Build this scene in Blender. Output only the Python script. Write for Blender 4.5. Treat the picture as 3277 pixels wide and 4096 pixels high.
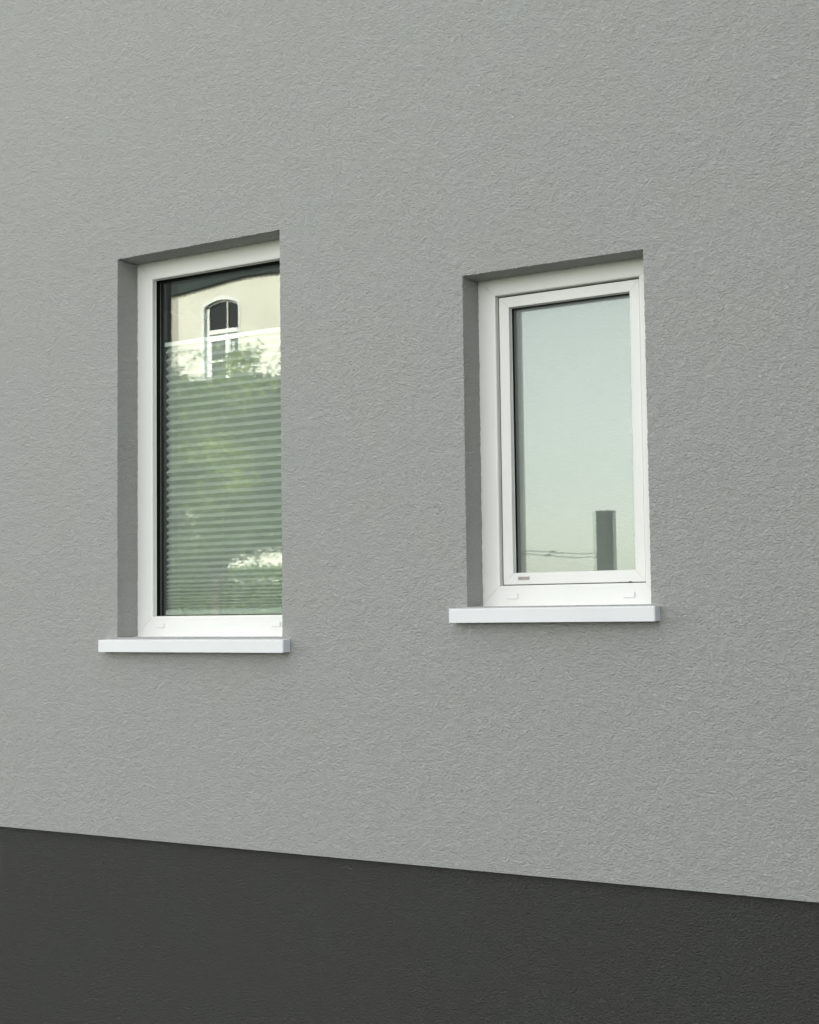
import bpy, math, random
import numpy as np
from mathutils import Matrix, Vector

sc = bpy.context.scene
for o in list(bpy.data.objects):
    bpy.data.objects.remove(o, do_unlink=True)
rnd = random.Random(7)
rng = np.random.default_rng(11)

# ------------------------------------------------------------------ camera
cam_d = bpy.data.cameras.new('camera')
cam = bpy.data.objects.new('camera', cam_d)
sc.collection.objects.link(cam)
right = Vector((0.8471, 0.531285, -0.012554)); up = Vector((0.045935, -0.049666, 0.997709)); fwd = Vector((-0.529444, 0.845736, 0.066477))
m = Matrix((right, up, -fwd)).transposed().to_4x4()
m.translation = Vector((0, -4.1, 1.6))
cam.matrix_world = m
cam_d.sensor_fit = 'VERTICAL'; cam_d.sensor_height = 24.0
cam_d.lens = 24.0 * 5985.8 / 4096.0
cam_d.clip_start = 0.05; cam_d.clip_end = 3000
sc.camera = cam

# ------------------------------------------------------------------ sky and sun
SUN_EL, SUN_AZ = math.radians(30), math.radians(-22)     # sun behind the grey house, slightly to the left
w = bpy.data.worlds.new('World'); sc.world = w; w.use_nodes = True
nt = w.node_tree; nt.nodes.clear()
out = nt.nodes.new('ShaderNodeOutputWorld'); bg = nt.nodes.new('ShaderNodeBackground')
sky = nt.nodes.new('ShaderNodeTexSky'); sky.sky_type = 'NISHITA'; sky.sun_disc = False
sky.sun_elevation = SUN_EL; sky.sun_rotation = SUN_AZ
sky.air_density = 1.0; sky.dust_density = 1.0; sky.ozone_density = 1.0
hs = nt.nodes.new('ShaderNodeHueSaturation'); hs.inputs['Saturation'].default_value = 0.27
tint = nt.nodes.new('ShaderNodeMix'); tint.data_type = 'RGBA'; tint.blend_type = 'MULTIPLY'
tint.inputs['Factor'].default_value = 1.0; tint.inputs['B'].default_value = (1.0, 0.97, 0.915, 1)
nt.links.new(sky.outputs['Color'], hs.inputs['Color'])
nt.links.new(hs.outputs['Color'], tint.inputs['A'])
nt.links.new(tint.outputs['Result'], bg.inputs['Color'])
bg.inputs['Strength'].default_value = 0.15
nt.links.new(bg.outputs['Background'], out.inputs['Surface'])
sun_d = bpy.data.lights.new('sun', 'SUN'); sun = bpy.data.objects.new('sun', sun_d); sc.collection.objects.link(sun)
sun_d.energy = 3.0; sun_d.angle = math.radians(0.5); sun_d.color = (1.0, 0.95, 0.87)
sdir = Vector((math.sin(SUN_AZ) * math.cos(SUN_EL), math.cos(SUN_AZ) * math.cos(SUN_EL), math.sin(SUN_EL)))
sun.rotation_euler = sdir.to_track_quat('Z', 'Y').to_euler()
sun.location = (-6, 20, 20)

vs = sc.view_settings
vs.view_transform = 'Standard'; vs.look = 'None'; vs.gamma = 1; vs.use_curve_mapping = False
vs.exposure = 2.14
sc.cycles.max_bounces = 12; sc.cycles.transparent_max_bounces = 24; sc.cycles.glossy_bounces = 8
sc.cycles.diffuse_bounces = 5

# ------------------------------------------------------------------ helpers
def tag(o, label=None, cat=None, group=None, kind=None):
    if label: o['label'] = label
    if cat: o['category'] = cat
    if group: o['group'] = group
    if kind: o['kind'] = kind
    return o

def empty(name, loc=(0, 0, 0), rz=0):
    o = bpy.data.objects.new(name, None); sc.collection.objects.link(o)
    o.location = loc; o.rotation_euler.z = rz; o.empty_display_size = 0.2
    return o

class MB:
    def __init__(s): s.v = []; s.f = []; s.mi = []
    def add(s, vv, ff, mi=0):
        n = len(s.v); s.v.extend([tuple(p) for p in vv]); s.f.extend([tuple(i + n for i in f) for f in ff]); s.mi.extend([mi] * len(ff))
    def box(s, x0, x1, y0, y1, z0, z1, mi=0, b=0.0):
        if b <= 0:
            vv = [(x, y, z) for x in (x0, x1) for y in (y0, y1) for z in (z0, z1)]
            s.add(vv, [(0, 1, 3, 2), (4, 6, 7, 5), (0, 4, 5, 1), (2, 3, 7, 6), (0, 2, 6, 4), (1, 5, 7, 3)], mi); return
        # chamfered box
        X = (x0, x1); Y = (y0, y1); Z = (z0, z1); vv = []; idx = {}
        for i in (0, 1):
            for j in (0, 1):
                for k in (0, 1):
                    sx = b if i == 0 else -b; sy = b if j == 0 else -b; sz = b if k == 0 else -b
                    idx[i, j, k, 0] = len(vv); vv.append((X[i], Y[j] + sy, Z[k] + sz))
                    idx[i, j, k, 1] = len(vv); vv.append((X[i] + sx, Y[j], Z[k] + sz))
                    idx[i, j, k, 2] = len(vv); vv.append((X[i] + sx, Y[j] + sy, Z[k]))
        F = []
        for i in (0, 1):
            F.append([idx[i, 0, 0, 0], idx[i, 1, 0, 0], idx[i, 1, 1, 0], idx[i, 0, 1, 0]])
            F.append([idx[0, i, 0, 1], idx[1, i, 0, 1], idx[1, i, 1, 1], idx[0, i, 1, 1]])
            F.append([idx[0, 0, i, 2], idx[1, 0, i, 2], idx[1, 1, i, 2], idx[0, 1, i, 2]])
            for j in (0, 1):
                F.append([idx[i, j, 0, 0], idx[i, j, 1, 0], idx[i, j, 1, 1], idx[i, j, 0, 1]])
                F.append([idx[i, 0, j, 0], idx[i, 1, j, 0], idx[i, 1, j, 2], idx[i, 0, j, 2]])
                F.append([idx[0, i, j, 1], idx[1, i, j, 1], idx[1, i, j, 2], idx[0, i, j, 2]])
                for k in (0, 1):
                    F.append([idx[i, j, k, 0], idx[i, j, k, 1], idx[i, j, k, 2]])
        s.add(vv, F, mi)
    def tube(s, pts, r, n=8, mi=0):
        rings = []
        base = len(s.v)
        for i, p in enumerate(pts):
            p = Vector(p)
            d = (Vector(pts[min(i + 1, len(pts) - 1)]) - Vector(pts[max(i - 1, 0)])).normalized()
            a = d.cross(Vector((0.3, 0.2, 1))).normalized() if abs(d.z) < 0.95 else d.cross(Vector((1, 0, 0))).normalized()
            b = d.cross(a); rr = r[i] if isinstance(r, (list, tuple)) else r
            for k in range(n):
                t = 2 * math.pi * k / n
                s.v.append(tuple(p + a * (rr * math.cos(t)) + b * (rr * math.sin(t))))
        for i in range(len(pts) - 1):
            for k in range(n):
                s.f.append((base + i * n + k, base + i * n + (k + 1) % n, base + (i + 1) * n + (k + 1) % n, base + (i + 1) * n + k)); s.mi.append(mi)
        s.f.append(tuple(base + k for k in range(n))); s.mi.append(mi)
        s.f.append(tuple(base + (len(pts) - 1) * n + k for k in reversed(range(n)))); s.mi.append(mi)
    def build(s, name, mats, parent=None, smooth=False, fix=True):
        me = bpy.data.meshes.new(name); me.from_pydata(s.v, [], s.f)
        if not isinstance(mats, (list, tuple)): mats = [mats]
        for mt in mats: me.materials.append(mt)
        me.polygons.foreach_set('material_index', s.mi)
        if smooth: me.polygons.foreach_set('use_smooth', [True] * len(s.f))
        if fix:
            import bmesh
            bm = bmesh.new(); bm.from_mesh(me); bmesh.ops.recalc_face_normals(bm, faces=bm.faces); bm.to_mesh(me); bm.free()
        me.update()
        o = bpy.data.objects.new(name, me); sc.collection.objects.link(o)
        if parent: o.parent = parent
        return o

def np_mesh(name, V, F, mat, parent=None, smooth=False):
    """V (n,3) array, F (m,4) array of quads"""
    me = bpy.data.meshes.new(name)
    me.vertices.add(len(V)); me.vertices.foreach_set('co', np.asarray(V, np.float32).ravel())
    k = F.shape[1]
    me.loops.add(F.size); me.loops.foreach_set('vertex_index', F.astype(np.int32).ravel())
    me.polygons.add(len(F)); me.polygons.foreach_set('loop_start', np.arange(0, F.size, k, dtype=np.int32))
    me.polygons.foreach_set('use_smooth', np.full(len(F), smooth))
    me.materials.append(mat); me.update(calc_edges=True)
    o = bpy.data.objects.new(name, me); sc.collection.objects.link(o)
    if parent: o.parent = parent
    return o

def mat(name, col, rough=0.6, spec=0.5, metal=0.0):
    mt = bpy.data.materials.new(name); mt.use_nodes = True
    b = mt.node_tree.nodes['Principled BSDF']
    b.inputs['Base Color'].default_value = (*col, 1); b.inputs['Roughness'].default_value = rough
    b.inputs['Metallic'].default_value = metal; b.inputs['Specular IOR Level'].default_value = spec
    return mt

def vary(mt, scale, amt, hue=0.0, bump=0.0, bscale=50, detail=3, dist=0.002, stretch=(1, 1, 1)):
    """mottled colour and optional fine relief"""
    t = mt.node_tree; b = t.nodes['Principled BSDF']; c = b.inputs['Base Color'].default_value[:]
    tc = t.nodes.new('ShaderNodeTexCoord')
    n = t.nodes.new('ShaderNodeTexNoise'); n.inputs['Scale'].default_value = scale; n.inputs['Detail'].default_value = 4
    t.links.new(tc.outputs['Object'], n.inputs['Vector'])
    r = t.nodes.new('ShaderNodeValToRGB')
    r.color_ramp.elements[0].position = 0.3; r.color_ramp.elements[1].position = 0.7
    r.color_ramp.elements[0].color = (c[0] * (1 - amt), c[1] * (1 - amt), c[2] * (1 - amt + hue), 1)
    r.color_ramp.elements[1].color = (min(1, c[0] * (1 + amt)), min(1, c[1] * (1 + amt)), min(1, c[2] * (1 + amt - hue)), 1)
    t.links.new(n.outputs['Fac'], r.inputs['Fac']); t.links.new(r.outputs['Color'], b.inputs['Base Color'])
    if bump > 0:
        mp = t.nodes.new('ShaderNodeMapping'); mp.inputs['Scale'].default_value = stretch
        t.links.new(tc.outputs['Object'], mp.inputs['Vector'])
        n2 = t.nodes.new('ShaderNodeTexNoise'); n2.inputs['Scale'].default_value = bscale; n2.inputs['Detail'].default_value = detail
        t.links.new(mp.outputs['Vector'], n2.inputs['Vector'])
        bp = t.nodes.new('ShaderNodeBump'); bp.inputs['Strength'].default_value = bump; bp.inputs['Distance'].default_value = dist
        t.links.new(n2.outputs['Fac'], bp.inputs['Height']); t.links.new(bp.outputs['Normal'], b.inputs['Normal'])
    return mt

def render_mat(name, col, bump, relief=0.005):
    """scraped mineral render: creased grain, faint colour mottling"""
    mt = mat(name, col, 0.93, 0.25); t = mt.node_tree; b = t.nodes['Principled BSDF']
    tc = t.nodes.new('ShaderNodeTexCoord')
    mp = t.nodes.new('ShaderNodeMapping'); mp.inputs['Scale'].default_value = (1, 1, 1.5)
    t.links.new(tc.outputs['Object'], mp.inputs['Vector'])
    # warp
    wn = t.nodes.new('ShaderNodeTexNoise'); wn.inputs['Scale'].default_value = 40; wn.inputs['Detail'].default_value = 1
    t.links.new(mp.outputs['Vector'], wn.inputs['Vector'])
    wa = t.nodes.new('ShaderNodeVectorMath'); wa.operation = 'MULTIPLY_ADD'; wa.inputs[1].default_value = (0.008, 0.008, 0.008)
    t.links.new(wn.outputs['Color'], wa.inputs[0]); t.links.new(mp.outputs['Vector'], wa.inputs[2])
    n1 = t.nodes.new('ShaderNodeTexNoise'); n1.inputs['Scale'].default_value = 132; n1.inputs['Detail'].default_value = 2; n1.inputs['Roughness'].default_value = 0.5
    t.links.new(wa.outputs['Vector'], n1.inputs['Vector'])
    # creases: |n - .5|
    sb = t.nodes.new('ShaderNodeMath'); sb.operation = 'SUBTRACT'; sb.inputs[1].default_value = 0.5
    ab = t.nodes.new('ShaderNodeMath'); ab.operation = 'ABSOLUTE'
    t.links.new(n1.outputs['Fac'], sb.inputs[0]); t.links.new(sb.outputs[0], ab.inputs[0])
    mr = t.nodes.new('ShaderNodeMapRange'); mr.inputs['From Max'].default_value = 0.07; mr.clamp = True
    mr.inputs['To Min'].default_value = 0.0; mr.inputs['To Max'].default_value = 0.12
    t.links.new(ab.outputs[0], mr.inputs['Value'])
    n2 = t.nodes.new('ShaderNodeTexNoise'); n2.inputs['Scale'].default_value = 138; n2.inputs['Detail'].default_value = 2.5; n2.inputs['Roughness'].default_value = 0.55
    t.links.new(wa.outputs['Vector'], n2.inputs['Vector'])
    ad = t.nodes.new('ShaderNodeMath'); ad.operation = 'ADD'
    t.links.new(mr.outputs['Result'], ad.inputs[0]); t.links.new(n2.outputs['Fac'], ad.inputs[1])
    bp = t.nodes.new('ShaderNodeBump'); bp.inputs['Strength'].default_value = bump; bp.inputs['Distance'].default_value = relief
    t.links.new(ad.outputs[0], bp.inputs['Height']); t.links.new(bp.outputs['Normal'], b.inputs['Normal'])
    # faint mottling in tone and hue
    big = t.nodes.new('ShaderNodeTexNoise'); big.inputs['Scale'].default_value = 3.5; big.inputs['Detail'].default_value = 4
    t.links.new(tc.outputs['Object'], big.inputs['Vector'])
    cr = t.nodes.new('ShaderNodeValToRGB'); E_ = cr.color_ramp.elements
    E_[0].position = 0.32; E_[0].color = (col[0] * 1.008, col[1] * 0.995, col[2] * 0.992, 1)
    E_[1].position = 0.68; E_[1].color = (col[0] * 0.992, col[1] * 1.005, col[2] * 1.008, 1)
    t.links.new(big.outputs['Fac'], cr.inputs['Fac'])
    gr = t.nodes.new('ShaderNodeTexNoise'); gr.inputs['Scale'].default_value = 140; gr.inputs['Detail'].default_value = 5; gr.inputs['Roughness'].default_value = 0.7
    t.links.new(tc.outputs['Object'], gr.inputs['Vector'])
    g2 = t.nodes.new('ShaderNodeMapRange'); g2.inputs['From Min'].default_value = 0.3; g2.inputs['From Max'].default_value = 0.7
    g2.inputs['To Min'].default_value = 0.955; g2.inputs['To Max'].default_value = 1.045
    t.links.new(gr.outputs['Fac'], g2.inputs['Value'])
    mx = t.nodes.new('ShaderNodeVectorMath'); mx.operation = 'SCALE'
    t.links.new(cr.outputs['Color'], mx.inputs[0]); t.links.new(g2.outputs['Result'], mx.inputs['Scale'])
    t.links.new(mx.outputs['Vector'], b.inputs['Base Color'])
    return mt

def glass_mat(name, tcol=(0.965, 0.985, 0.97), gcol=(0.98, 1.0, 0.975), base=0.07):
    mt = bpy.data.materials.new(name); mt.use_nodes = True; t = mt.node_tree; t.nodes.clear()
    o = t.nodes.new('ShaderNodeOutputMaterial'); mixs = t.nodes.new('ShaderNodeMixShader')
    tr = t.nodes.new('ShaderNodeBsdfTransparent'); tr.inputs['Color'].default_value = (*tcol, 1)
    gl = t.nodes.new('ShaderNodeBsdfGlossy'); gl.inputs['Color'].default_value = (*gcol, 1); gl.inputs['Roughness'].default_value = 0.0
    lw = t.nodes.new('ShaderNodeLayerWeight'); lw.inputs['Blend'].default_value = 0.5
    pw = t.nodes.new('ShaderNodeMath'); pw.operation = 'POWER'; pw.inputs[1].default_value = 4
    ma = t.nodes.new('ShaderNodeMath'); ma.operation = 'MULTIPLY_ADD'; ma.inputs[1].default_value = 0.8; ma.inputs[2].default_value = base
    t.links.new(lw.outputs['Facing'], pw.inputs[0]); t.links.new(pw.outputs[0], ma.inputs[0]); t.links.new(ma.outputs[0], mixs.inputs['Fac'])
    t.links.new(tr.outputs[0], mixs.inputs[1]); t.links.new(gl.outputs[0], mixs.inputs[2]); t.links.new(mixs.outputs[0], o.inputs['Surface'])
    return mt

M = {}
M['render'] = render_mat('grey_render', (0.428, 0.428, 0.408), 1.0, 0.0096)
M['plinth'] = render_mat('dark_render', (0.106, 0.106, 0.099), 1.0, 0.030)
M['pvc'] = vary(mat('white_pvc', (0.79, 0.785, 0.75), 0.35, 0.5), 6, 0.02, bump=0.08, bscale=300, dist=0.0005)
M['sill'] = vary(mat('white_powder_coat', (0.77, 0.775, 0.78), 0.4, 0.5), 5, 0.02)
M['cap'] = mat('white_plastic_cap', (0.80, 0.80, 0.78), 0.4)
M['endcap'] = mat('grey_plastic_cap', (0.72, 0.75, 0.80), 0.5)
M['gasket'] = mat('black_rubber', (0.004, 0.004, 0.004), 0.6, 0.1)
M['spacer'] = mat('spacer_bar', (0.015, 0.018, 0.017), 0.4, 0.4)
M['spacer_grey'] = mat('grey_spacer_bar', (0.30, 0.31, 0.31), 0.5, 0.4)
M['glass'] = glass_mat('window_glass', base=0.02)
M['glass_left'] = glass_mat('window_glass_clear', base=0.065)
M['room'] = vary(mat('room_plaster', (0.35, 0.36, 0.35), 0.9), 2, 0.05)
M['fabric'] = vary(mat('pleat_fabric', (0.60, 0.60, 0.58), 0.9, 0.1), 20, 0.02, bump=0.2, bscale=600, dist=0.0005)
M['rail'] = mat('white_alu_rail', (0.85, 0.86, 0.84), 0.4)
M['label'] = vary(mat('pink_brown_sticker', (0.42, 0.30, 0.28), 0.6), 200, 0.1)
M['labeledge'] = mat('silver_sticker_edge', (0.45, 0.45, 0.43), 0.5)

# ------------------------------------------------------------------ ground
g = MB(); g.add([(-400, -400, 0), (400, -400, 0), (400, 400, 0), (-400, 400, 0)], [(0, 1, 2, 3)])
mg = vary(mat('lawn', (0.05, 0.08, 0.025), 0.95, 0.1), 1.5, 0.3, bump=0.6, bscale=40, dist=0.03)
tag(g.build('ground', mg), kind='structure')
g = MB(); g.box(-60, 60, -6.5, -0.0, -0.1, 0.02)
mp_ = vary(mat('asphalt', (0.12, 0.12, 0.115), 0.9, 0.2), 3, 0.12, bump=0.5, bscale=200, dist=0.003)
tag(g.build('pavement', mp_), kind='structure')
g = MB(); g.box(-60, 60, -6.66, -6.505, -0.1, 0.10, b=0.01)
tag(g.build('kerb', vary(mat('kerb_stone', (0.3, 0.3, 0.28), 0.9), 6, 0.1)), kind='structure')

# ------------------------------------------------------------------ the grey house
L = dict(x0=-3.8387, x1=-3.0835, z0=1.5206, z1=2.9269, d=0.109)
Q = dict(x0=-2.3565, x1=-1.7343, z0=1.6132, z1=2.6691, d=0.102)
ZP = 0.794; HX0, HX1, HY1, HZ = -9.0, 6.0, 9.0, 8.0
house = empty('house', (0, 0, 0))
tag(house, 'grey rendered house with dark charcoal plinth and two white framed windows', 'house')

def smooth_noise(n, m_, k):
    a = rng.standard_normal((n, m_))
    for _ in range(k):
        a = (a + np.roll(a, 1, 0) + np.roll(a, -1, 0)) / 3; a = (a + np.roll(a, 1, 1) + np.roll(a, -1, 1)) / 3
    return a / a.std()

def lines(a, b, step, snaps):
    pts = sorted([a, b] + snaps); out_ = []
    for p, q in zip(pts[:-1], pts[1:]):
        n = max(1, int(round((q - p) / step)))
        out_ += [p + (q - p) * i / n for i in range(n)]
    return np.array(out_ + [b])

FX0, FX1, FZ1 = -4.7, -1.0, 4.25
xs = lines(FX0, FX1, 0.005, [L['x0'], L['x1'], Q['x0'], Q['x1']])
zs = lines(ZP, FZ1, 0.005, [L['z0'], L['z1'], Q['z0'], Q['z1']])
nx, nz = len(xs), len(zs)
X, Z = np.meshgrid(xs, zs, indexing='ij')
Yd = 0.0005 * smooth_noise(nx, nz, 1) + 0.00008 * smooth_noise(nx, nz, 5)
fade = np.ones_like(Yd)
for k in range(4):
    for sl in ((k, slice(None)), (-1 - k, slice(None)), (slice(None), k), (slice(None), -1 - k)):
        fade[sl] = np.minimum(fade[sl], k / 4)
Yd *= fade
mask = np.ones((nx - 1, nz - 1), bool)
edges = []
for op in (L, Q):
    i0 = int(np.argmin(abs(xs - op['x0']))); i1 = int(np.argmin(abs(xs - op['x1'])))
    j0 = int(np.argmin(abs(zs - op['z0']))); j1 = int(np.argmin(abs(zs - op['z1'])))
    mask[i0:i1, j0:j1] = False
    for i in (i0, i1): X[i, j0:j1 + 1] += rng.uniform(-0.0011, 0.0011, j1 - j0 + 1)
    Z[i0:i1 + 1, j1] += rng.uniform(-0.0013, 0.0013, i1 - i0 + 1)
    edges.append((i0, i1, j0, j1))
V = np.stack([X, Yd, Z], -1).reshape(-1, 3)
ii, jj = np.nonzero(mask)
F = np.stack([ii * nz + jj, (ii + 1) * nz + jj, (ii + 1) * nz + jj + 1, ii * nz + jj + 1], 1)
Vs = [V]; Fs = [F]; off = len(V)
def patch(P):
    """P (a,b,3) grid of points"""
    global off
    a, b = P.shape[:2]
    i, j = np.meshgrid(np.arange(a - 1), np.arange(b - 1), indexing='ij'); i = i.ravel(); j = j.ravel()
    Fs.append(np.stack([i * b + j, (i + 1) * b + j, (i + 1) * b + j + 1, i * b + j + 1], 1) + off)
    Vs.append(P.reshape(-1, 3)); off += a * b
G = np.stack([X, Yd, Z], -1)
for op, (i0, i1, j0, j1) in zip((L, Q), edges):
    nd = 22; dep = op['d'] + 0.012
    for kind in ('left', 'right', 'top'):
        E0 = G[i0, j0:j1 + 1] if kind == 'left' else G[i1, j0:j1 + 1] if kind == 'right' else G[i0:i1 + 1, j1]
        n = len(E0); rough = 0.0007 * smooth_noise(n, nd, 1)
        base = np.array(E0)
        if kind == 'left': base[:, 0] = op['x0']
        elif kind == 'right': base[:, 0] = op['x1']
        else: base[:, 2] = op['z1']
        base[:, 1] = 0
        P = np.zeros((n, nd, 3))
        for k in range(nd):
            t = k / (nd - 1); y = t * dep
            P[:, k] = base; P[:, k, 1] = y
            ax = 2 if kind == 'top' else 0
            P[:, k, ax] += rough[:, k] * (1 if kind != 'right' else 1)
            if k == 0: P[:, 0] = E0
            if k == 1: P[:, 1, ax] = 0.5 * P[:, 1, ax] + 0.5 * E0[:, ax]
        patch(P)
V = np.concatenate(Vs); F = np.concatenate(Fs)
wall = np_mesh('wall', V, F, M['render'], house, smooth=True)
wall['label'] = 'mid grey rendered front wall with rough scraped texture'
sh = MB()
def plate(x0, x1, z0, z1):
    sh.box(x0, x1, 0.0, 0.18, z0, z1)
plate(HX0, FX0, ZP, HZ); plate(FX1, HX1, ZP, HZ); plate(FX0, FX1, FZ1, HZ)
sh.box(FX0, FX1, 0.004, 0.18, ZP, ZP + 0.1)                                  # body behind the drip edge
sh.box(HX0, HX0 + 0.2, 0.18, HY1, 0.0, HZ); sh.box(HX1 - 0.2, HX1, 0.18, HY1, 0.0, HZ); sh.box(HX0 + 0.2, HX1 - 0.2, HY1 - 0.2, HY1, 0.0, HZ)
sh.box(2.3, HX1, -7.5, -0.002, 0.0, 6.2)                                     # unseen wing, added to darken the front wall towards the right
sh.build('side_wall', M['render'], house)
mb = MB(); mb.box(HX0 - 0.1, HX1 + 0.1, -0.04, HY1 + 0.1, HZ, HZ + 0.25, b=0.01)
mb.build('flat_roof', mat('roof_edge', (0.3, 0.31, 0.31), 0.6), house)
mb = MB(); mb.box(HX0, HX1, 0.016, 0.18, 0.0, ZP - 0.0008)
mb.build('plinth', M['plinth'], house)['label'] = 'charcoal rendered plinth set back under the grey wall'
# lining behind the fine front (with holes) so that no light leaks
ln = MB()
bx = [FX0, L['x0'] - 0.02, L['x1'] + 0.02, Q['x0'] - 0.02, Q['x1'] + 0.02, FX1]
ln.box(bx[0], bx[1], 0.13, 0.18, ZP + 0.1, FZ1); ln.box(bx[2], bx[3], 0.13, 0.18, ZP + 0.1, FZ1); ln.box(bx[4], bx[5], 0.13, 0.18, ZP + 0.1, FZ1)
ln.box(bx[1], bx[2], 0.13, 0.18, L['z1'] + 0.02, FZ1); ln.box(bx[1], bx[2], 0.13, 0.18, ZP + 0.1, L['z0'] - 0.04)
ln.box(bx[3], bx[4], 0.13, 0.18, Q['z1'] + 0.02, FZ1); ln.box(bx[3], bx[4], 0.13, 0.18, ZP + 0.1, Q['z0'] - 0.04)
ln.build('wall_core', M['room'], house)
def room(x0, x1, z0, z1, op):
    r = MB(); y0, y1 = 0.215, 3.6
    r.add([(x0, y0, z0), (x1, y0, z0), (x1, y1, z0), (x0, y1, z0), (x0, y0, z1), (x1, y0, z1), (x1, y1, z1), (x0, y1, z1)],
          [(0, 1, 2, 3), (4, 7, 6, 5), (0, 3, 7, 4), (1, 5, 6, 2), (3, 2, 6, 7)])
    a0, a1, b0, b1 = op['x0'], op['x1'], op['z0'], op['z1']
    for (p, q, s, t) in ((x0, a0, z0, z1), (a1, x1, z0, z1), (a0, a1, z0, b0), (a0, a1, b1, z1)):
        r.add([(p, y0, s), (q, y0, s), (q, y0, t), (p, y0, t)], [(0, 1, 2, 3)])
    # inner reveal
    y = 0.181
    for (p, q) in (((a0, b0), (a0, b1)), ((a0, b1), (a1, b1)), ((a1, b1), (a1, b0)), ((a1, b0), (a0, b0))):
        r.add([(p[0], y, p[1]), (q[0], y, q[1]), (q[0], y0, q[1]), (p[0], y0, p[1])], [(0, 1, 2, 3)])
    return r.build('room', M['room'], house, fix=False)
room(-4.9, -2.75, 0.4, 3.1, L); room(-2.7, -0.6, 0.4, 3.1, Q)

# ------------------------------------------------------------------ window joinery
def bars(outer, inner, prof, gap=0.0005):
    """four mitred bars; prof is [(t, y)] with t 0 at the outer and 1 at the inner rectangle"""
    mbb = MB()
    def rect(t):
        o, i = outer, inner
        x0 = o[0] + (i[0] - o[0]) * t; x1 = o[1] + (i[1] - o[1]) * t; z0 = o[2] + (i[2] - o[2]) * t; z1 = o[3] + (i[3] - o[3]) * t
        return [(x0, z0), (x1, z0), (x1, z1), (x0, z1)]
    for s in range(4):
        vv = []
        for (t, y) in prof:
            r = rect(t); a = Vector(r[s]); b = Vector(r[(s + 1) % 4]); d = (b - a).normalized() * gap
            a = a + d; b = b - d
            vv += [(a.x, y, a.y), (b.x, y, b.y)]
        n = len(prof); ff = [(2 * k, 2 * k + 1, 2 * k + 3, 2 * k + 2) for k in range(n - 1)]
        ff.append((2 * n - 2, 2 * n - 1, 1, 0))
        ff.append(tuple(2 * k for k in range(n))); ff.append(tuple(2 * k + 1 for k in reversed(range(n))))
        mbb.add(vv, ff)
    return mbb

def pane(name, x0, x1, z0, z1, y, mt, parent, th=0.004, rz=0.0, rx=0.0):
    p = MB(); hw, hh = (x1 - x0) / 2, (z1 - z0) / 2
    p.box(-hw, hw, 0, th, -hh, hh)
    o = p.build(name, mt, parent); o.location = ((x0 + x1) / 2, y, (z0 + z1) / 2); o.rotation_euler = (rx, 0, rz)
    return o

def drain_cap(x, z, y, parent):
    c = MB(); c.box(x - 0.0195, x + 0.0195, y - 0.0045, y + 0.001, z - 0.0085, z + 0.0085, b=0.0015)
    return c.build('drain_cap', M['cap'], parent)

# --- left window: fixed light
d = L['d']; e = 0.009
outer = (L['x0'] - e, L['x1'] + e, L['z0'] - 0.002, L['z1'] + e); inner = (-3.7655, -3.1640, 1.5935, 2.8595)
win = bars(outer, inner, [(0, d + 0.055), (0, d), (0.93, d), (0.975, d + 0.0008), (1, d + 0.003), (1, d + 0.020), (1.02, d + 0.0205), (1.02, d + 0.055)]).build('window', M['pvc'], house)
win['label'] = 'tall fixed window with white frame and pleated blind behind the glass'
bars((inner[0] - 0.02, inner[1] + 0.02, inner[2] - 0.02, inner[3] + 0.02), (inner[0] + 0.0025, inner[1] - 0.0025, inner[2] + 0.001, inner[3] - 0.0025),
     [(0.2, d + 0.0215), (1, d + 0.0215), (1, d + 0.043), (0.2, d + 0.043)], 0).build('gasket', M['gasket'], win)
pane('pane', inner[0] - 0.01, inner[1] + 0.01, inner[2] - 0.01, inner[3] + 0.01, d + 0.041, M['glass_left'], win)
pane('pane', inner[0] - 0.01, inner[1] + 0.01, inner[2] - 0.01, inner[3] + 0.01, d + 0.0605, M['glass_left'], win, rz=0.0001, rx=0.0001)
bars((inner[0] - 0.012, inner[1] + 0.012, inner[2] - 0.012, inner[3] + 0.012), (inner[0] + 0.002, inner[1] - 0.002, inner[2] - 0.001, inner[3] - 0.002),
     [(0, d + 0.0453), (1, d + 0.0453), (1, d + 0.0602), (0, d + 0.0602)], 0).build('spacer_bar', M['spacer'], win)
drain_cap(-3.7258, 1.561, d, win); drain_cap(-3.1925, 1.562, d, win)

# --- right window: opening sash in a frame
d = Q['d']
outer = (Q['x0'] - e, Q['x1'] + e, Q['z0'] - 0.002, Q['z1'] + e); fin = (-2.2945, -1.7945, 1.6785, 2.6140)
win2 = bars(outer, fin, [(0, d + 0.07), (0, d), (0.93, d), (0.975, d + 0.0008), (1, d + 0.003), (1, d + 0.016), (1.01, d + 0.0165), (1.01, d + 0.07)]).build('window', M['pvc'], house)
win2['label'] = 'shorter opening window with a white sash inside a white frame and frosted pane'
ys = d + 0.012
so = (-2.2875, -1.7985, 1.6815, 2.6085); si = (-2.2515, -1.8315, 1.7180, 2.5733)
bars(so, si, [(0, ys + 0.05), (0, ys + 0.002), (0.05, ys), (0.95, ys), (0.985, ys + 0.0008), (1, ys + 0.003), (1, ys + 0.018), (1.03, ys + 0.0185), (1.03, ys + 0.05)]).build('sash', M['pvc'], win2)
bars((fin[0] - 0.001, fin[1] + 0.001, fin[2] - 0.001, fin[3] + 0.001), (so[0] + 0.001, so[1] - 0.001, so[2] + 0.001, so[3] - 0.001),
     [(0, ys + 0.012), (1, ys + 0.012), (1, ys + 0.03), (0, ys + 0.03)], 0).build('rebate_seal', M['gasket'], win2)
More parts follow.
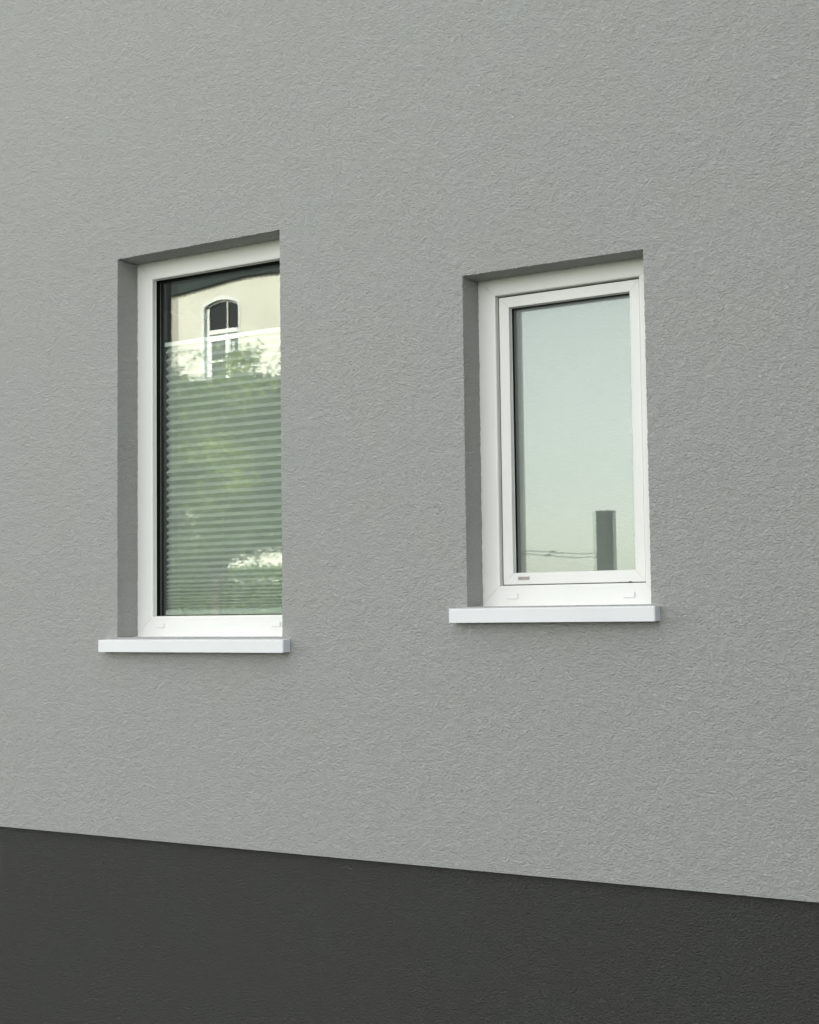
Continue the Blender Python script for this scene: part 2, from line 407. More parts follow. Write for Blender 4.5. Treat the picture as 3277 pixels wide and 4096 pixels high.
bars((si[0] - 0.012, si[1] + 0.012, si[2] - 0.012, si[3] + 0.012), (si[0] + 0.0025, si[1] - 0.0025, si[2] + 0.001, si[3] - 0.0025),
     [(0.2, ys + 0.019), (1, ys + 0.019), (1, ys + 0.030), (0.2, ys + 0.030)], 0).build('gasket', M['gasket'], win2)
pane('pane', si[0] - 0.008, si[1] + 0.008, si[2] - 0.008, si[3] + 0.008, ys + 0.028, M['glass'], win2)
# inner pane: obscured glass
mt = mat('frosted_glass', (0.17, 0.185, 0.173), 0.6, 0.3)
t = mt.node_tree; b = t.nodes['Principled BSDF']
tc = t.nodes.new('ShaderNodeTexCoord'); mp = t.nodes.new('ShaderNodeMapping'); mp.inputs['Scale'].default_value = (1, 1, 1.6)
n = t.nodes.new('ShaderNodeTexNoise'); n.inputs['Scale'].default_value = 75; n.inputs['Detail'].default_value = 3; n.inputs['Distortion'].default_value = 0.6
bp = t.nodes.new('ShaderNodeBump'); bp.inputs['Strength'].default_value = 0.6; bp.inputs['Distance'].default_value = 0.005
t.links.new(tc.outputs['Object'], mp.inputs['Vector']); t.links.new(mp.outputs['Vector'], n.inputs['Vector'])
t.links.new(n.outputs['Fac'], bp.inputs['Height']); t.links.new(bp.outputs['Normal'], b.inputs['Normal'])
gl = t.nodes.new('ShaderNodeBsdfGlossy'); gl.inputs['Roughness'].default_value = 0.0; gl.inputs['Color'].default_value = (0.96, 1, 0.965, 1)
mx = t.nodes.new('ShaderNodeMixShader'); fm = t.nodes.new('ShaderNodeMapRange'); fm.inputs['From Min'].default_value = 0.3; fm.inputs['From Max'].default_value = 0.7
fm.inputs['To Min'].default_value = 0.112; fm.inputs['To Max'].default_value = 0.138
n3 = t.nodes.new('ShaderNodeTexNoise'); n3.inputs['Scale'].default_value = 100; n3.inputs['Detail'].default_value = 3; n3.inputs['Distortion'].default_value = 0.8
t.links.new(mp.outputs['Vector'], n3.inputs['Vector']); t.links.new(n3.outputs['Fac'], fm.inputs['Value']); t.links.new(fm.outputs['Result'], mx.inputs['Fac'])
t.links.new(b.outputs['BSDF'], mx.inputs[1]); t.links.new(gl.outputs['BSDF'], mx.inputs[2]); t.links.new(mx.outputs[0], t.nodes['Material Output'].inputs['Surface'])
M['frost'] = mt
pane('frosted_pane', si[0] - 0.008, si[1] + 0.008, si[2] - 0.008, si[3] + 0.008, ys + 0.0465, M['frost'], win2, rz=-0.0009, rx=0.0004)
bars((si[0] - 0.01, si[1] + 0.01, si[2] - 0.01, si[3] + 0.01), (si[0] + 0.002, si[1] - 0.002, si[2] - 0.001, si[3] - 0.002),
     [(0, ys + 0.0323), (1, ys + 0.0323), (1, ys + 0.0462), (0, ys + 0.0462)], 0).build('spacer_bar', M['spacer_grey'], win2)
drain_cap(-2.2482, 1.6444, d, win2); drain_cap(-1.8487, 1.6424, d, win2)
c = MB(); c.box(-2.2345, -2.1925, ys - 0.0014, ys + 0.001, 1.6955, 1.7065, b=0.0006)
st = c.build('sticker', M['labeledge'], win2); c = MB(); c.box(-2.2315, -2.1945, ys - 0.0024, ys - 0.0012, 1.6975, 1.7045)
# one object: silver edged plate with a pink brown field
st.data.materials.append(M['label'])
import bmesh
bm = bmesh.new(); bm.from_mesh(st.data)
vv = [bm.verts.new(p) for p in c.v]
for f in c.f:
    fc = bm.faces.new([vv[i] for i in f]); fc.material_index = 1
bm.to_mesh(st.data); bm.free()
# crumbs of dirt caught in the joint under the sash
c = MB()
for (x, s) in ((-1.882, 0.0016), (-1.853, 0.0022), (-1.848, 0.0028), (-1.844, 0.0018)):
    c.box(x - s, x + s, ys - 0.003, ys + 0.003, 1.6795, 1.6795 + s * 1.5, b=s * 0.3)
c.build('dirt', mat('black_dirt', (0.01, 0.01, 0.01), 0.9), win2)['kind'] = 'stuff'

# --- sills (bent aluminium with end caps)
def sill(x0, x1, zt, zb, op, label):
    """top slopes towards the outside; the front edge reaches past the opening on both sides"""
    s_ = MB(); yf = -0.042; r = 0.003
    zi = op['z0'] + 0.001
    prof = [(yf + 0.012, zb), (yf, zb), (yf, zt - r), (yf + 0.001, zt - 0.001), (yf + r, zt), (-0.001, zt + (zi - zt) * 0.27), (-0.001, zb + 0.010), (yf + 0.012, zb + 0.010)]
    vv = [(x0, y, z) for y, z in prof] + [(x1, y, z) for y, z in prof]; n = len(prof)
    s_.add(vv, [(k, (k + 1) % n, (k + 1) % n + n, k + n) for k in range(n)] + [tuple(range(n)), tuple(range(2 * n - 1, n - 1, -1))])
    a0, a1 = op['x0'] + 0.001, op['x1'] - 0.001; z1 = zt + (zi - zt) * 0.27
    s_.add([(a0, 0.0, z1 - 0.004), (a1, 0.0, z1 - 0.004), (a1, op['d'] + 0.004, zi - 0.004), (a0, op['d'] + 0.004, zi - 0.004),
            (a0, -0.001, z1), (a1, -0.001, z1), (a1, op['d'] + 0.004, zi), (a0, op['d'] + 0.004, zi)],
           [(0, 3, 2, 1), (4, 5, 6, 7), (0, 1, 5, 4), (1, 2, 6, 5), (2, 3, 7, 6), (3, 0, 4, 7)])
    o = s_.build('sill', M['sill'], house); o['label'] = label
    for sx, xa, xb in ((-1, x0 - 0.0035, x0 - 0.0002), (1, x1 + 0.0002, x1 + 0.0035)):
        k = MB(); k.box(xa, xb, yf + 0.0005, -0.001, zb + 0.0005, zt + 0.0015, b=0.001)
        k.build('end_cap', M['sill'] if sx < 0 else M['endcap'], o)
    return o
sill(-3.8915, -3.0525, 1.5103, 1.4672, L, 'longer white sill under the tall window')
sill(-2.3965, -1.7095, 1.6072, 1.5634, Q, 'shorter white sill under the opening window')

# ------------------------------------------------------------------ pleated blind behind the left pane
blind = empty('pleated_blind', (-3.46, 0.19, 1.6))
tag(blind, 'pale green-grey pleated blind drawn up behind the glass of the tall window', 'blind')
bx0, bx1 = -3.757 + 3.46, -3.15 + 3.46
tips = [2.0152, 2.044]
pitch = [0.0290, 0.0295, 0.0300, 0.0303, 0.0305, 0.0305, 0.0305, 0.0305, 0.0305, 0.0305, 0.0305, 0.0305, 0.0305, 0.0305, 0.0305, 0.0305, 0.0305, 0.0305, 0.0305]
z = 2.044
for p in pitch:
    z += p
    if z < 2.604: tips.append(z)
z = 2.0152
for p in [0.0285, 0.028, 0.0275, 0.027, 0.0258, 0.0250, 0.0245, 0.0238, 0.0230, 0.0222, 0.0205, 0.0190, 0.0165, 0.0150, 0.0135, 0.0125, 0.0115, 0.011, 0.0105]:
    z -= p
    if z > 1.624: tips.append(z)
tips.sort(reverse=True)
yo, yi = 0.176 - 0.19, 0.194 - 0.19
prof = [(yi, 2.6125)]
for k, z in enumerate(tips):
    prof.append((yo, z))
    zn = tips[k + 1] if k + 1 < len(tips) else 1.616
    dz = z - zn; f_ = min(1, dz / 0.03)
    prof.append((yo + (yi - yo) * (0.6 + 0.4 * f_), z - dz * 0.5))
prof.append((yo, 1.616))
fb = MB(); NX = 24
xsb = [bx0 + (bx1 - bx0) * i / NX for i in range(NX + 1)]
vv = []
for k, (y, z) in enumerate(prof):
    for x in xsb:
        vv.append((x, y + 0.0004 * math.sin(x * 9 + k * 2.1), z - 1.6 + 0.0003 * math.sin(x * 7 + k * 1.3) + rnd.uniform(-.0002, .0002)))
n = NX + 1
fb.add(vv, [(k * n + i, k * n + i + 1, (k + 1) * n + i + 1, (k + 1) * n + i) for k in range(len(prof) - 1) for i in range(NX)])
fo = fb.build('fabric', M['fabric'], blind)
md = fo.modifiers.new('thick', 'SOLIDIFY'); md.thickness = 0.0006; md.offset = 1
c = MB(); c.box(bx0 - 0.003, bx1, -0.018, 0.006, 2.6125 - 1.6, 2.6285 - 1.6, b=0.0015); c.build('top_rail', M['rail'], blind)
c = MB(); c.box(bx0 - 0.003, bx1, -0.016, 0.006, 1.598 - 1.6, 1.616 - 1.6, b=0.0015); c.build('bottom_rail', M['fabric'], blind)
for x in (-3.49, -3.70):
    c = MB(); c.tube([(x + 3.46, -0.005, 1.61 - 1.6), (x + 3.46, -0.005, 2.6125 - 1.6)], 0.0007, 5); c.build('cord', M['rail'], blind)

# ------------------------------------------------------------------ across the street: cream house (seen mirrored in the tall pane)
FY = -25.7
M['cream'] = vary(mat('cream_plaster', (0.66, 0.65, 0.575), 0.9, 0.2), 0.8, 0.05, bump=0.3, bscale=30, dist=0.01)
M['stone'] = vary(mat('white_surround', (0.74, 0.76, 0.76), 0.8, 0.3), 3, 0.03)
M['wpaint'] = mat('white_window_paint', (0.78, 0.80, 0.80), 0.5)
M['slate'] = vary(mat('slate', (0.035, 0.045, 0.045), 0.8, 0.25), 8, 0.25)
M['darkpane'] = mat('dark_window_glass', (0.012, 0.015, 0.018), 0.25, 0.25)
ch = empty('cream_house', (-25, FY, 0))
tag(ch, 'cream plastered house with slate roof and arched windows, mirrored in the tall window', 'house')
def CX(x): return x + 25
eave = [(-38, 9.75), (-28.5, 10.02), (-26.41, 10.06), (-25.91, 10.08), (-25.26, 10.14), (-24.75, 10.185), (-24.25, 10.24), (-23.75, 10.263), (-23.26, 10.268), (-22.66, 10.237), (-22.1, 10.19), (-21.7, 10.15)]
# arched opening outline (inner edge of the surround)
ax0, ax1, az0, asp, atop = -25.13, -23.985, 7.25, 9.63, 9.775
def arch(x0, x1, zs_, zt, n=14):
    w_ = x1 - x0; h_ = zt - zs_; R_ = (w_ * w_ / 4 + h_ * h_) / (2 * h_); cxx = (x0 + x1) / 2; cz = zt - R_
    a = math.asin(w_ / 2 / R_)
    return [(cxx + R_ * math.sin(-a + 2 * a * i / n), cz + R_ * math.cos(-a + 2 * a * i / n)) for i in range(n + 1)]
hole = arch(ax0, ax1, asp, atop)
cw = MB(); th = 0.32
def slab(poly, y0, y1, mbx, mi=0):
    n_ = len(poly); vv_ = [(CX(x), y0, z) for x, z in poly] + [(CX(x), y1, z) for x, z in poly]
    mbx.add(vv_, [tuple(range(n_)), tuple(range(2 * n_ - 1, n_ - 1, -1))] + [(k, (k + 1) % n_, (k + 1) % n_ + n_, k + n_) for k in range(n_)], mi)
def eave_z(x):
    for (a, za), (b_, zb_) in zip(eave[:-1], eave[1:]):
        if a <= x <= b_: return za + (zb_ - za) * (x - a) / (b_ - a)
    return 10.0
OFFS = [0.0, -4.3, -8.6]
def strip(xa, xb):
    slab([(xa, 0), (xb, 0), (xb, eave_z(xb))] + [p for p in reversed(eave) if xa < p[0] < xb] + [(xa, eave_z(xa))], 0, -th, cw)
strip(-38, ax0 + OFFS[2]); strip(ax1 + OFFS[2], ax0 + OFFS[1]); strip(ax1 + OFFS[1], ax0); strip(ax1, -21.7)
for of in OFFS:
    slab([(ax0 + of, 0), (ax1 + of, 0), (ax1 + of, az0), (ax0 + of, az0)], 0, -th, cw)
    hl = [(x + of, z) for x, z in hole]
    slab(hl + [(x, eave_z(x)) for x, _ in reversed(hl)], 0, -th, cw)
cw.box(CX(-38), CX(-37.7), -5.5, -th, 0, 9.94); cw.box(CX(-22.0), CX(-21.7), -5.5, -th, 0, 9.94); cw.box(CX(-37.7), CX(-22.0), -5.5, -5.2, 0, 9.94)
cw.build('wall', M['cream'], ch)
# slates in courses on a steep roof; the lowest course hangs over the curved eave
rf = MB(); sw = 0.17
for crs in range(9):
    x = -38.0 + (crs % 2) * sw / 2
    while x < -21.8:
        z0_ = eave_z(min(-21.8, x + sw / 2)) + crs * 0.30 - 0.01 * rnd.random(); y0_ = 0.10 - crs * 0.16
        hz = 0.36
        t_ = 0.012
        vv_ = []
        for (px, pz, py) in ((x + 0.004, z0_ + 0.02, y0_), (x + sw - 0.004, z0_ + 0.02, y0_), (x + sw - 0.004, z0_ + hz, y0_ - 0.19), (x + 0.004, z0_ + hz, y0_ - 0.19), (x + sw / 2, z0_ - 0.02, y0_ + 0.005)):
            vv_.append((CX(px), py, pz))
        b2 = [(a, y_ - t_, z_) for a, y_, z_ in vv_]
        rf.add(vv_ + b2, [(0, 4, 1, 2, 3), (5, 8, 7, 6, 9), (0, 3, 8, 5), (3, 2, 7, 8), (2, 1, 6, 7), (1, 4, 9, 6), (4, 0, 5, 9)])
        x += sw
rf.build('roof', M['slate'], ch)['kind'] = 'stuff'
rb = MB(); rb.add([(CX(-38.2), -0.05, 9.94), (CX(-21.5), -0.05, 9.94), (CX(-21.5), -1.6, 13.0), (CX(-38.2), -1.6, 13.0), (CX(-38.2), -4.2, 13.0), (CX(-21.5), -4.2, 13.0), (CX(-38.2), -5.6, 9.94), (CX(-21.5), -5.6, 9.94)],
                  [(0, 1, 2, 3), (3, 2, 5, 4), (4, 5, 7, 6), (0, 3, 4, 6), (1, 7, 5, 2)])
rb.build('roof_deck', M['slate'], ch)
def arched_window(cx_, full=True):
    """parts in a local frame: x about the centre, y 0 on the wall face"""
    wx0, wx1 = ax0 - (ax0 + ax1) / 2, ax1 - (ax0 + ax1) / 2
    # moulded surround
    s_ = MB(); pj = 0.018; inn = arch(wx0, wx1, asp, atop); ou = arch(wx0 - 0.085, wx1 + 0.045, asp + 0.03, atop + 0.105)
    for (A, B) in (([(wx0, 7.25)] + inn + [(wx1, 7.25)], [(wx0 - 0.085, 7.25)] + ou + [(wx1 + 0.045, 7.25)]),):
        n_ = len(A)
        vv_ = [(x, pj, z) for x, z in A] + [(x, pj, z) for x, z in B] + [(x, 0.002, z) for x, z in A] + [(x, 0.002, z) for x, z in B]
        ff = []
        for k in range(n_ - 1):
            ff += [(k, k + 1, n_ + k + 1, n_ + k), (n_ + k, n_ + k + 1, 3 * n_ + k + 1, 3 * n_ + k), (k, 2 * n_ + k, 2 * n_ + k + 1, k + 1)]
        s_.add(vv_, ff)
        # jamb lining
        Ai = [(x * 0.99, z if z < 8 else z - 0.006) for x, z in A]
        vv_ = [(x, pj - 0.001, z) for x, z in Ai] + [(x, -0.2, z) for x, z in Ai]
        s_.add(vv_, [(k, k + 1, n_ + k + 1, n_ + k) for k in range(n_ - 1)])
    s_.box(wx0 - 0.14, wx1 + 0.1, -0.2, 0.12, 7.15, 7.25)
    wo = s_.build('arched_window', M['stone'], ch); wo.location.x = cx_
    fr = MB(); yf0, yf1 = -0.14, -0.07; tx = 0.07
    zt0, zt1 = 8.885, 9.005
    fr.box(wx0, wx0 + 0.11, yf0, yf1, 7.25, asp); fr.box(wx1 - 0.07, wx1, yf0, yf1, 7.25, asp)
    fr.box(wx0 + 0.11, wx1 - 0.07, yf0, yf1 + 0.05, zt0, zt1, b=0.01)
    fr.box(-0.05 + 0.14, 0.05 + 0.14, yf0, yf1 + 0.02, 7.25, zt0, b=0.008)
    fr.box(0.128, 0.155, yf0, yf1, zt1, atop - 0.02)
    fr.box(wx0 + 0.11, 0.09, yf0, yf1 - 0.01, 8.72, zt0); fr.box(0.19, wx1 - 0.07, yf0, yf1 - 0.01, 8.73, zt0)
    fr.box(wx0 + 0.11, wx0 + 0.17, yf0, yf1 - 0.012, 7.25, 8.72); fr.box(0.19, 0.225, yf0, yf1 - 0.012, 7.25, 8.73)
    fr.box(wx0 + 0.17, 0.09, yf0, yf1 - 0.01, 8.17, 8.21); fr.box(wx0 + 0.17, wx1 - 0.07, yf0, yf1 - 0.01, 7.25, 7.34)
    A = arch(wx0, wx1, asp, atop); B = arch(wx0 + 0.05, wx1 - 0.05, asp - 0.045, atop - 0.05); n_ = len(A)
    fr.add([(x, yf1, z) for x, z in A] + [(x, yf1, z) for x, z in B], [(k, k + 1, n_ + k + 1, n_ + k) for k in range(n_ - 1)])
    fo_ = fr.build('frame', M['wpaint'], wo)
    gp = MB(); gp.add([(wx0, yf0 + 0.03, 7.25), (wx1, yf0 + 0.03, 7.25)] + [(x, yf0 + 0.03, z) for x, z in reversed(A)], [tuple(range(n_ + 2))])
    gp.build('glass', M['darkpane'], wo, fix=False)
    if full:   # tilted casement edge and curtain strip
        k = MB(); k.add([(0.30, -0.12, 8.20), (0.345, -0.12, 8.20), (0.335, -0.10, 8.66), (0.31, -0.10, 8.66), (0.30, -0.15, 8.20), (0.345, -0.15, 8.20), (0.335, -0.13, 8.66), (0.31, -0.13, 8.66)],
                        [(0, 1, 2, 3), (7, 6, 5, 4), (0, 4, 5, 1), (1, 5, 6, 2), (2, 6, 7, 3), (3, 7, 4, 0)])
        k.add([(0.255, -0.12, 8.14), (0.275, -0.12, 8.14), (0.285, -0.10, 8.66), (0.27, -0.10, 8.66), (0.255, -0.15, 8.14), (0.275, -0.15, 8.14), (0.285, -0.13, 8.66), (0.27, -0.13, 8.66)],
              [(0, 1, 2, 3), (7, 6, 5, 4), (0, 4, 5, 1), (1, 5, 6, 2), (2, 6, 7, 3), (3, 7, 4, 0)])
        k.build('casement_edge', M['wpaint'], wo)
    return wo
for of in OFFS: arched_window(CX((ax0 + ax1) / 2 + of), of == 0)

# ------------------------------------------------------------------ garden trees and hedge across the street
def leaf_mat(name, c1, c2):
    mt = bpy.data.materials.new(name); mt.use_nodes = True; t = mt.node_tree; b = t.nodes['Principled BSDF']
    b.inputs['Roughness'].default_value = 0.5; b.inputs['Specular IOR Level'].default_value = 0.35
    gi = t.nodes.new('ShaderNodeNewGeometry'); r = t.nodes.new('ShaderNodeValToRGB')
    r.color_ramp.elements[0].color = (*c1, 1); r.color_ramp.elements[1].color = (*c2, 1)
    t.links.new(gi.outputs['Random Per Island'], r.inputs['Fac']); t.links.new(r.outputs['Color'], b.inputs['Base Color'])
    tl = t.nodes.new('ShaderNodeBsdfTranslucent'); t.links.new(r.outputs['Color'], tl.inputs['Color'])
    mx = t.nodes.new('ShaderNodeMixShader'); mx.inputs['Fac'].default_value = 0.35
    t.links.new(b.outputs[0], mx.inputs[1]); t.links.new(tl.outputs[0], mx.inputs[2]); t.links.new(mx.outputs[0], t.nodes['Material Output'].inputs['Surface'])
    return mt
M['leaf'] = leaf_mat('leaf_green', (0.025, 0.055, 0.012), (0.15, 0.21, 0.04))
M['leaf_sunlit'] = leaf_mat('sunlit_leaf', (0.16, 0.24, 0.03), (0.40, 0.46, 0.10))  # brighter copy of the leaf colour, sunlit highlights painted in
M['leaf2'] = leaf_mat('hedge_green', (0.06, 0.11, 0.02), (0.18, 0.25, 0.06))
M['bark'] = vary(mat('bark', (0.10, 0.075, 0.05), 0.95), 12, 0.3, bump=0.6, bscale=40, dist=0.01)

def leaves(name, C_, ln_, wd, mt, parent, droop=0.5):
    n_ = len(C_)
    th_ = rng.uniform(0, 2 * np.pi, n_); el = rng.normal(-droop, 0.5, n_)
    a = np.stack([np.cos(th_) * np.cos(el), np.sin(th_) * np.cos(el), np.sin(el)], 1)
    r_ = rng.standard_normal((n_, 3)); b_ = np.cross(a, r_); b_ /= np.linalg.norm(b_, axis=1)[:, None]
    l_ = (ln_ * rng.uniform(0.6, 1.3, n_))[:, None]; w_ = (wd * rng.uniform(0.6, 1.3, n_))[:, None]
    P = np.stack([C_, C_ + a * l_ * 0.45 + b_ * w_ / 2, C_ + a * l_, C_ + a * l_ * 0.45 - b_ * w_ / 2], 1)
    return np_mesh(name, P.reshape(-1, 3), np.arange(n_ * 4).reshape(-1, 4), mt, parent)

def tree(loc, trunk_h, blobs, dens, label, ln_=0.085, wd=0.032, tr=0.08, twigs=(), hole=None):
    o = empty('tree', loc); tag(o, label, 'tree', 'garden trees mirrored in the tall window')
    tb = MB(); top = (0.05, 0.02, trunk_h)
    tb.tube([(0, 0, 0), (0.03, 0, trunk_h * .5), top], [tr, tr * .8, tr * .65], 10)
    tb.build('trunk', M['bark'], o, smooth=True)
    br = MB()
    for (bx_, by_, bz_, rx, ry, rz) in blobs:
        mid = ((bx_ + top[0]) / 2 + rnd.uniform(-.1, .1), (by_) / 2, (top[2] + bz_) / 2 + 0.1)
        br.tube([top, mid, (bx_, by_, bz_)], [tr * .5, tr * .3, 0.012], 6)
        for _ in range(5):
            q = (bx_ + rnd.uniform(-rx, rx) * .8, by_ + rnd.uniform(-ry, ry) * .8, bz_ + rnd.uniform(-rz, rz) * .8)
            br.tube([mid, ((mid[0] + q[0]) / 2, (mid[1] + q[1]) / 2, (mid[2] + q[2]) / 2 + .08), q], [0.015, 0.010, 0.004], 5)
    for tw in twigs: br.tube(tw, [0.009] + [0.006] * (len(tw) - 2) + [0.003], 5)
    br.build('branch', M['bark'], o)
    cs = []
    for (bx_, by_, bz_, rx, ry, rz) in blobs:
        n_ = int(dens * rx * ry * rz * 4.2)
        # clumps inside the blob
        k = max(8, n_ // 45); u = rng.standard_normal((k, 3)); u /= np.linalg.norm(u, axis=1)[:, None]; u *= rng.uniform(0.15, 1, k)[:, None] ** 0.45
        cc = u * (rx, ry, rz) + (bx_, by_, bz_)
        for q in cc:
            cs.append(q + rng.standard_normal((45, 3)) * (0.11, 0.11, 0.07))
    for tw in twigs:
        for p in tw[2:]: cs.append(np.array(p) + rng.standard_normal((7, 3)) * 0.05)
    Cc = np.concatenate(cs)
    if hole is not None: Cc = Cc[hole(Cc)]
    leaves('crown', Cc, ln_, wd, M['leaf'], o)
    return o
# mirrored depth 9..12 m: the rows of crowns fill the pane from 2.2 m to 4.4 m up
def crown_cloud(x0, x1, top, bot, dens, depth=0.9):
    """clump centres between a wavy top and bottom line (world x, local y)"""
    k = int((x1 - x0) * 2.2 * dens); x = rng.uniform(x0, x1, k)
    zt = np.interp(x, [p[0] for p in top], [p[1] for p in top]); zb = np.interp(x, [p[0] for p in bot], [p[1] for p in bot])
    z = zb + (zt - zb) * rng.uniform(0, 1, k); y = rng.uniform(-depth / 2, depth / 2, k)
    c_ = np.stack([x, y, z], 1)
    return (c_[:, None, :] + rng.standard_normal((k, 26, 3)) * (0.07, 0.10, 0.045)).reshape(-1, 3)
def garden_tree(loc, label, x0, x1, top, bot, dens, limbs, twigs, sprays, extra=()):
    extra = list(extra)
    o = empty('tree', loc); tag(o, label, 'tree', 'garden trees mirrored in the tall window')
    tb = MB(); tb.tube([(0, 0, 0), (0.03, 0, 1.0), (.05, .02, 2.2), (0.02, 0, 3.0)], [.09, .075, .06, .04], 10); tb.build('trunk', M['bark'], o, smooth=True)
    br = MB()
    for q in limbs:
        br.tube([(0.04, 0, 1.9), (q[0] * .45, q[1] * .5, 1.9 + (q[2] - 1.9) * .55), q], [.04, .025, .008], 6)
    for tw in twigs: br.tube(tw, [0.010] + [0.006] * (len(tw) - 2) + [0.003], 5)
    br.build('branch', M['bark'], o)
    C1 = crown_cloud(x0, x1, top, bot, dens)
    cs = [C1] + [np.array(p) + rng.standard_normal((n_, 3)) * s_ for p, n_, s_ in sprays]
    for tw in twigs:
        for p in tw[2:]: cs.append(np.array(p) + rng.standard_normal((6, 3)) * 0.05)
    leaves('crown', np.concatenate(cs), 0.075, 0.026, M['leaf'], o)
    leaves('sunlit_leaves', np.concatenate([np.array(p) + (0, .12, 0) + rng.standard_normal((n_, 3)) * s_ * np.array([1.3, .7, .8]) for p, n_, s_ in sprays + extra]), 0.085, 0.03, M['leaf_sunlit'], o)['kind'] = 'stuff'  # bright sprays whose colour stands in for sun on the foliage
garden_tree((-10.0, -9.7, 0), 'bushy garden tree with yellow-green drooping leaves mirrored at the right of the tall pane', -1.6, 1.2,
    [(-1.6, 4.25), (-1.2, 4.5), (-.9, 4.4), (-.6, 4.42), (0, 4.45), (1.2, 4.3)], [(-1.6, 2.32), (-1.45, 2.48), (-1.3, 2.28), (-1.15, 2.52), (-1.05, 2.28), (-.9, 2.47), (-.75, 2.26), (-.6, 2.50), (-.2, 2.4), (1.2, 2.4)], 260,
    [(-1.2, 0, 4.0), (-.6, .1, 4.2), (-1.0, 0, 3.2), (.6, 0, 3.9), (.9, -.1, 3.1), (-.4, .2, 3.4)],
    [[(-.95, 0, 4.2), (-.75, 0, 4.6), (-.5, 0, 4.85), (-.25, 0, 4.92)], [(-.95, 0, 4.1), (-.8, 0, 4.4), (-.6, 0, 4.6), (-.4, 0, 4.72)], [(-1.2, 0, 4.2), (-1.3, 0, 4.5), (-1.15, 0, 4.72), (-.95, 0, 4.75)]],
    [((-.75, .55, 3.35), 260, .12), ((-.65, .6, 3.12), 200, .10), ((-1.0, .55, 3.55), 160, .11), ((-1.15, .1, 4.62), 110, .09), ((-1.0, .1, 4.66), 90, .08), ((-.6, .5, 4.15), 120, .12)],
    [((-1.2, .5, 2.9), 60, .15), ((-.9, .5, 4.3), 60, .15), ((-1.4, .5, 3.8), 50, .15)])
garden_tree((-12.2, -10.4, 0), 'dark green garden tree with bare arching twigs mirrored at the left of the tall pane', -1.3, 1.3,
    [(-1.3, 5.1), (-.9, 4.85), (-.65, 4.65), (-.3, 4.6), (.3, 4.6), (.8, 4.6), (1.3, 4.5)], [(-1.3, 1.9), (-.4, 1.9), (-.05, 1.95), (.1, 2.36), (.3, 2.26), (.5, 2.46), (.7, 2.36), (.9, 2.48), (1.3, 2.40)], 330,
    [(-.9, 0, 4.4), (-.3, .1, 4.2), (.3, 0, 4.3), (.9, 0, 4.2), (-.8, -.1, 3.1), (.8, 0, 3.3)],
    [[(-.9, 0, 4.6), (-.8, 0, 4.85), (-.55, 0, 5.05), (-.25, 0, 5.0)], [(-.7, 0, 4.5), (-.55, 0, 4.8), (-.3, 0, 4.95), (-.1, 0, 4.9)], [(-.6, 0, 4.4), (-.45, 0, 4.7), (-.35, 0, 4.9)]],
    [((-1.0, .3, 5.05), 130, .13), ((-.9, .3, 4.8), 160, .13), ((-.6, .55, 3.0), 160, .12), ((-.1, .5, 3.6), 150, .14)],
    [((-.9, .5, 4.3), 60, .2), ((.3, .5, 4.2), 70, .2), ((-.3, .5, 2.5), 50, .2), ((-1.1, .5, 3.4), 50, .15), ((.6, .5, 3.2), 50, .15)])
hg = empty('hedge', (-17, -18.7, 0))
tag(hg, 'low clipped sunlit green hedge in front of the cream house', 'hedge')
nh = 42000; hx = rng.uniform(-9, 3.5, nh); side = rng.random(nh)
hp = np.stack([hx, np.where(side < .35, rng.uniform(-.5, .5, nh), np.where(side < .7, .5, -.5) + .06 * rng.standard_normal(nh)),
               np.where(side < .35, 2.38 + .05 * rng.standard_normal(nh), 2.4 * np.sqrt(rng.random(nh)))], 1)
leaves('foliage', hp, 0.10, 0.045, M['leaf2'], hg, droop=-0.3)
c = MB(); c.box(-8.9, 3.4, -.42, .42, 0, 2.2); c.build('twig_core', mat('hedge_core', (0.03, 0.045, 0.015), 0.95), hg)

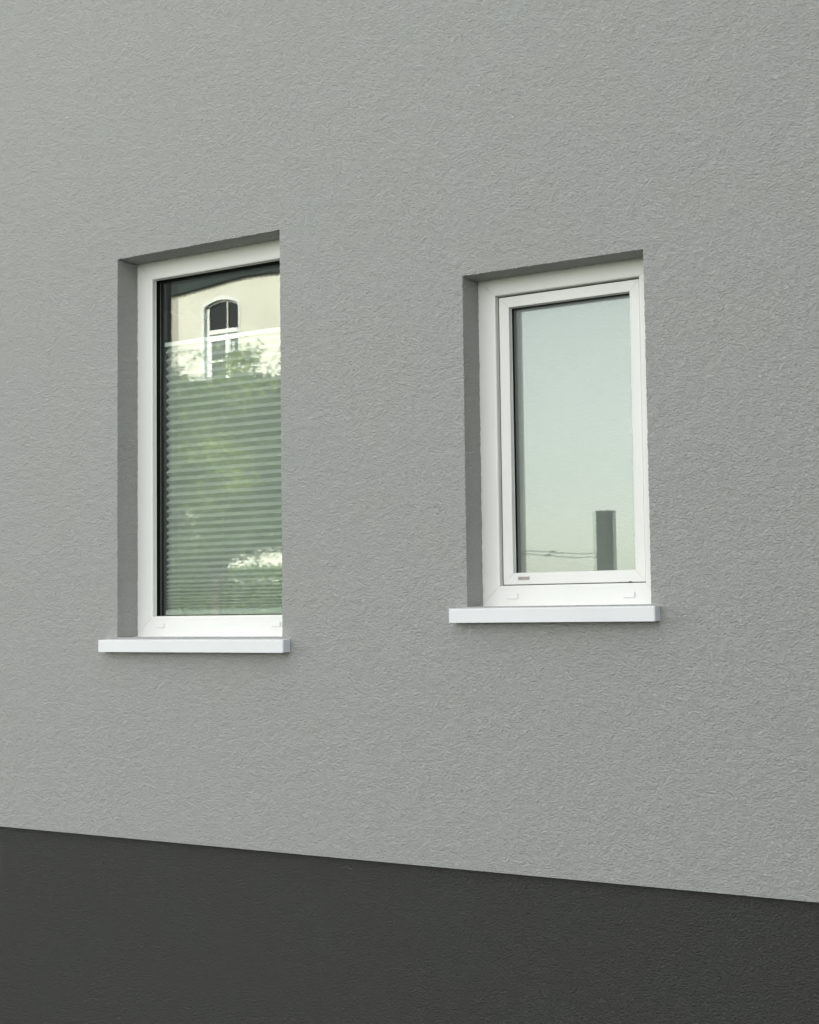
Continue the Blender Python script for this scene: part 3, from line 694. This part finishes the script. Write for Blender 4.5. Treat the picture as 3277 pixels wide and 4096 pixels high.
# ------------------------------------------------------------------ posts and wires (mirrored in the opening window)
M['post'] = vary(mat('dark_post', (0.03, 0.028, 0.022), 0.8, 0.2), 3, 0.15, bump=0.4, bscale=20, dist=0.004, stretch=(1, 1, .1))
M['wire'] = mat('steel_wire', (0.08, 0.08, 0.08), 0.5, 0.5, 0.6)
M['insul'] = mat('insulator', (0.20, 0.20, 0.20), 0.4)
def post(x, label):
    o = empty('wire_post', (x, -11.71, 0)); o.rotation_euler.z = 0.06
    tag(o, label, 'post', 'square posts carrying the wires')
    p = MB(); p.box(-.088, .088, -.088, .088, 0, 2.735, b=0.006); p.build('shaft', M['post'], o)
    p = MB(); p.box(-.092, .092, -.092, .092, 2.7355, 2.748, b=0.003); p.build('cap', M['post'], o)
    return o
post(-7.397, 'dark square post mirrored in the lower right of the opening window')
post(-10.3, 'dark square post at the far end of the two thin wires')
def wire(pts, clamps, label, lug):
    o = empty('wire', (0, -11.71, 0)); tag(o, label, 'wire', 'wires strung between the posts')
    p = MB(); p.tube([(x, 0, z) for x, z in pts], 0.0045, 6); p.build('strand', M['wire'], o)
    for (x, z, s_) in clamps:
        p = MB(); p.tube([(x - s_, 0, z + s_ * .3), (x - s_ * .3, 0, z + s_ * .1), (x + s_ * .4, 0, z), (x + s_, 0, z - s_ * .05)], [s_ * .12, s_ * .5, s_ * .42, s_ * .1], 8); p.build('insulator', M['insul'], o)
    p = MB(); p.box(lug[0] - 0.02, lug[0] + 0.02, -0.02, 0.02, lug[1] - 0.015, lug[1] + 0.015, b=0.004); p.build('bracket', M['rail'], o)
    return o
wire([(-7.49, 2.2556), (-7.5454, 2.270), (-7.595, 2.2494), (-7.85, 2.2618), (-8.03, 2.272), (-8.13, 2.2868), (-8.467, 2.3157), (-10.19, 2.50)],
     [(-8.085, 2.284, .032), (-7.97, 2.268, .018)], 'upper of the two thin wires running from the mirrored post', (-7.515, 2.258))
wire([(-7.49, 2.205), (-7.5757, 2.2266), (-7.615, 2.21), (-7.733, 2.209), (-8.02, 2.2265), (-8.10, 2.238), (-8.192, 2.2452), (-8.545, 2.288), (-10.19, 2.45)],
     [(-8.15, 2.248, .032), (-8.035, 2.23, .018)], 'lower of the two thin wires running from the mirrored post', (-7.545, 2.215))
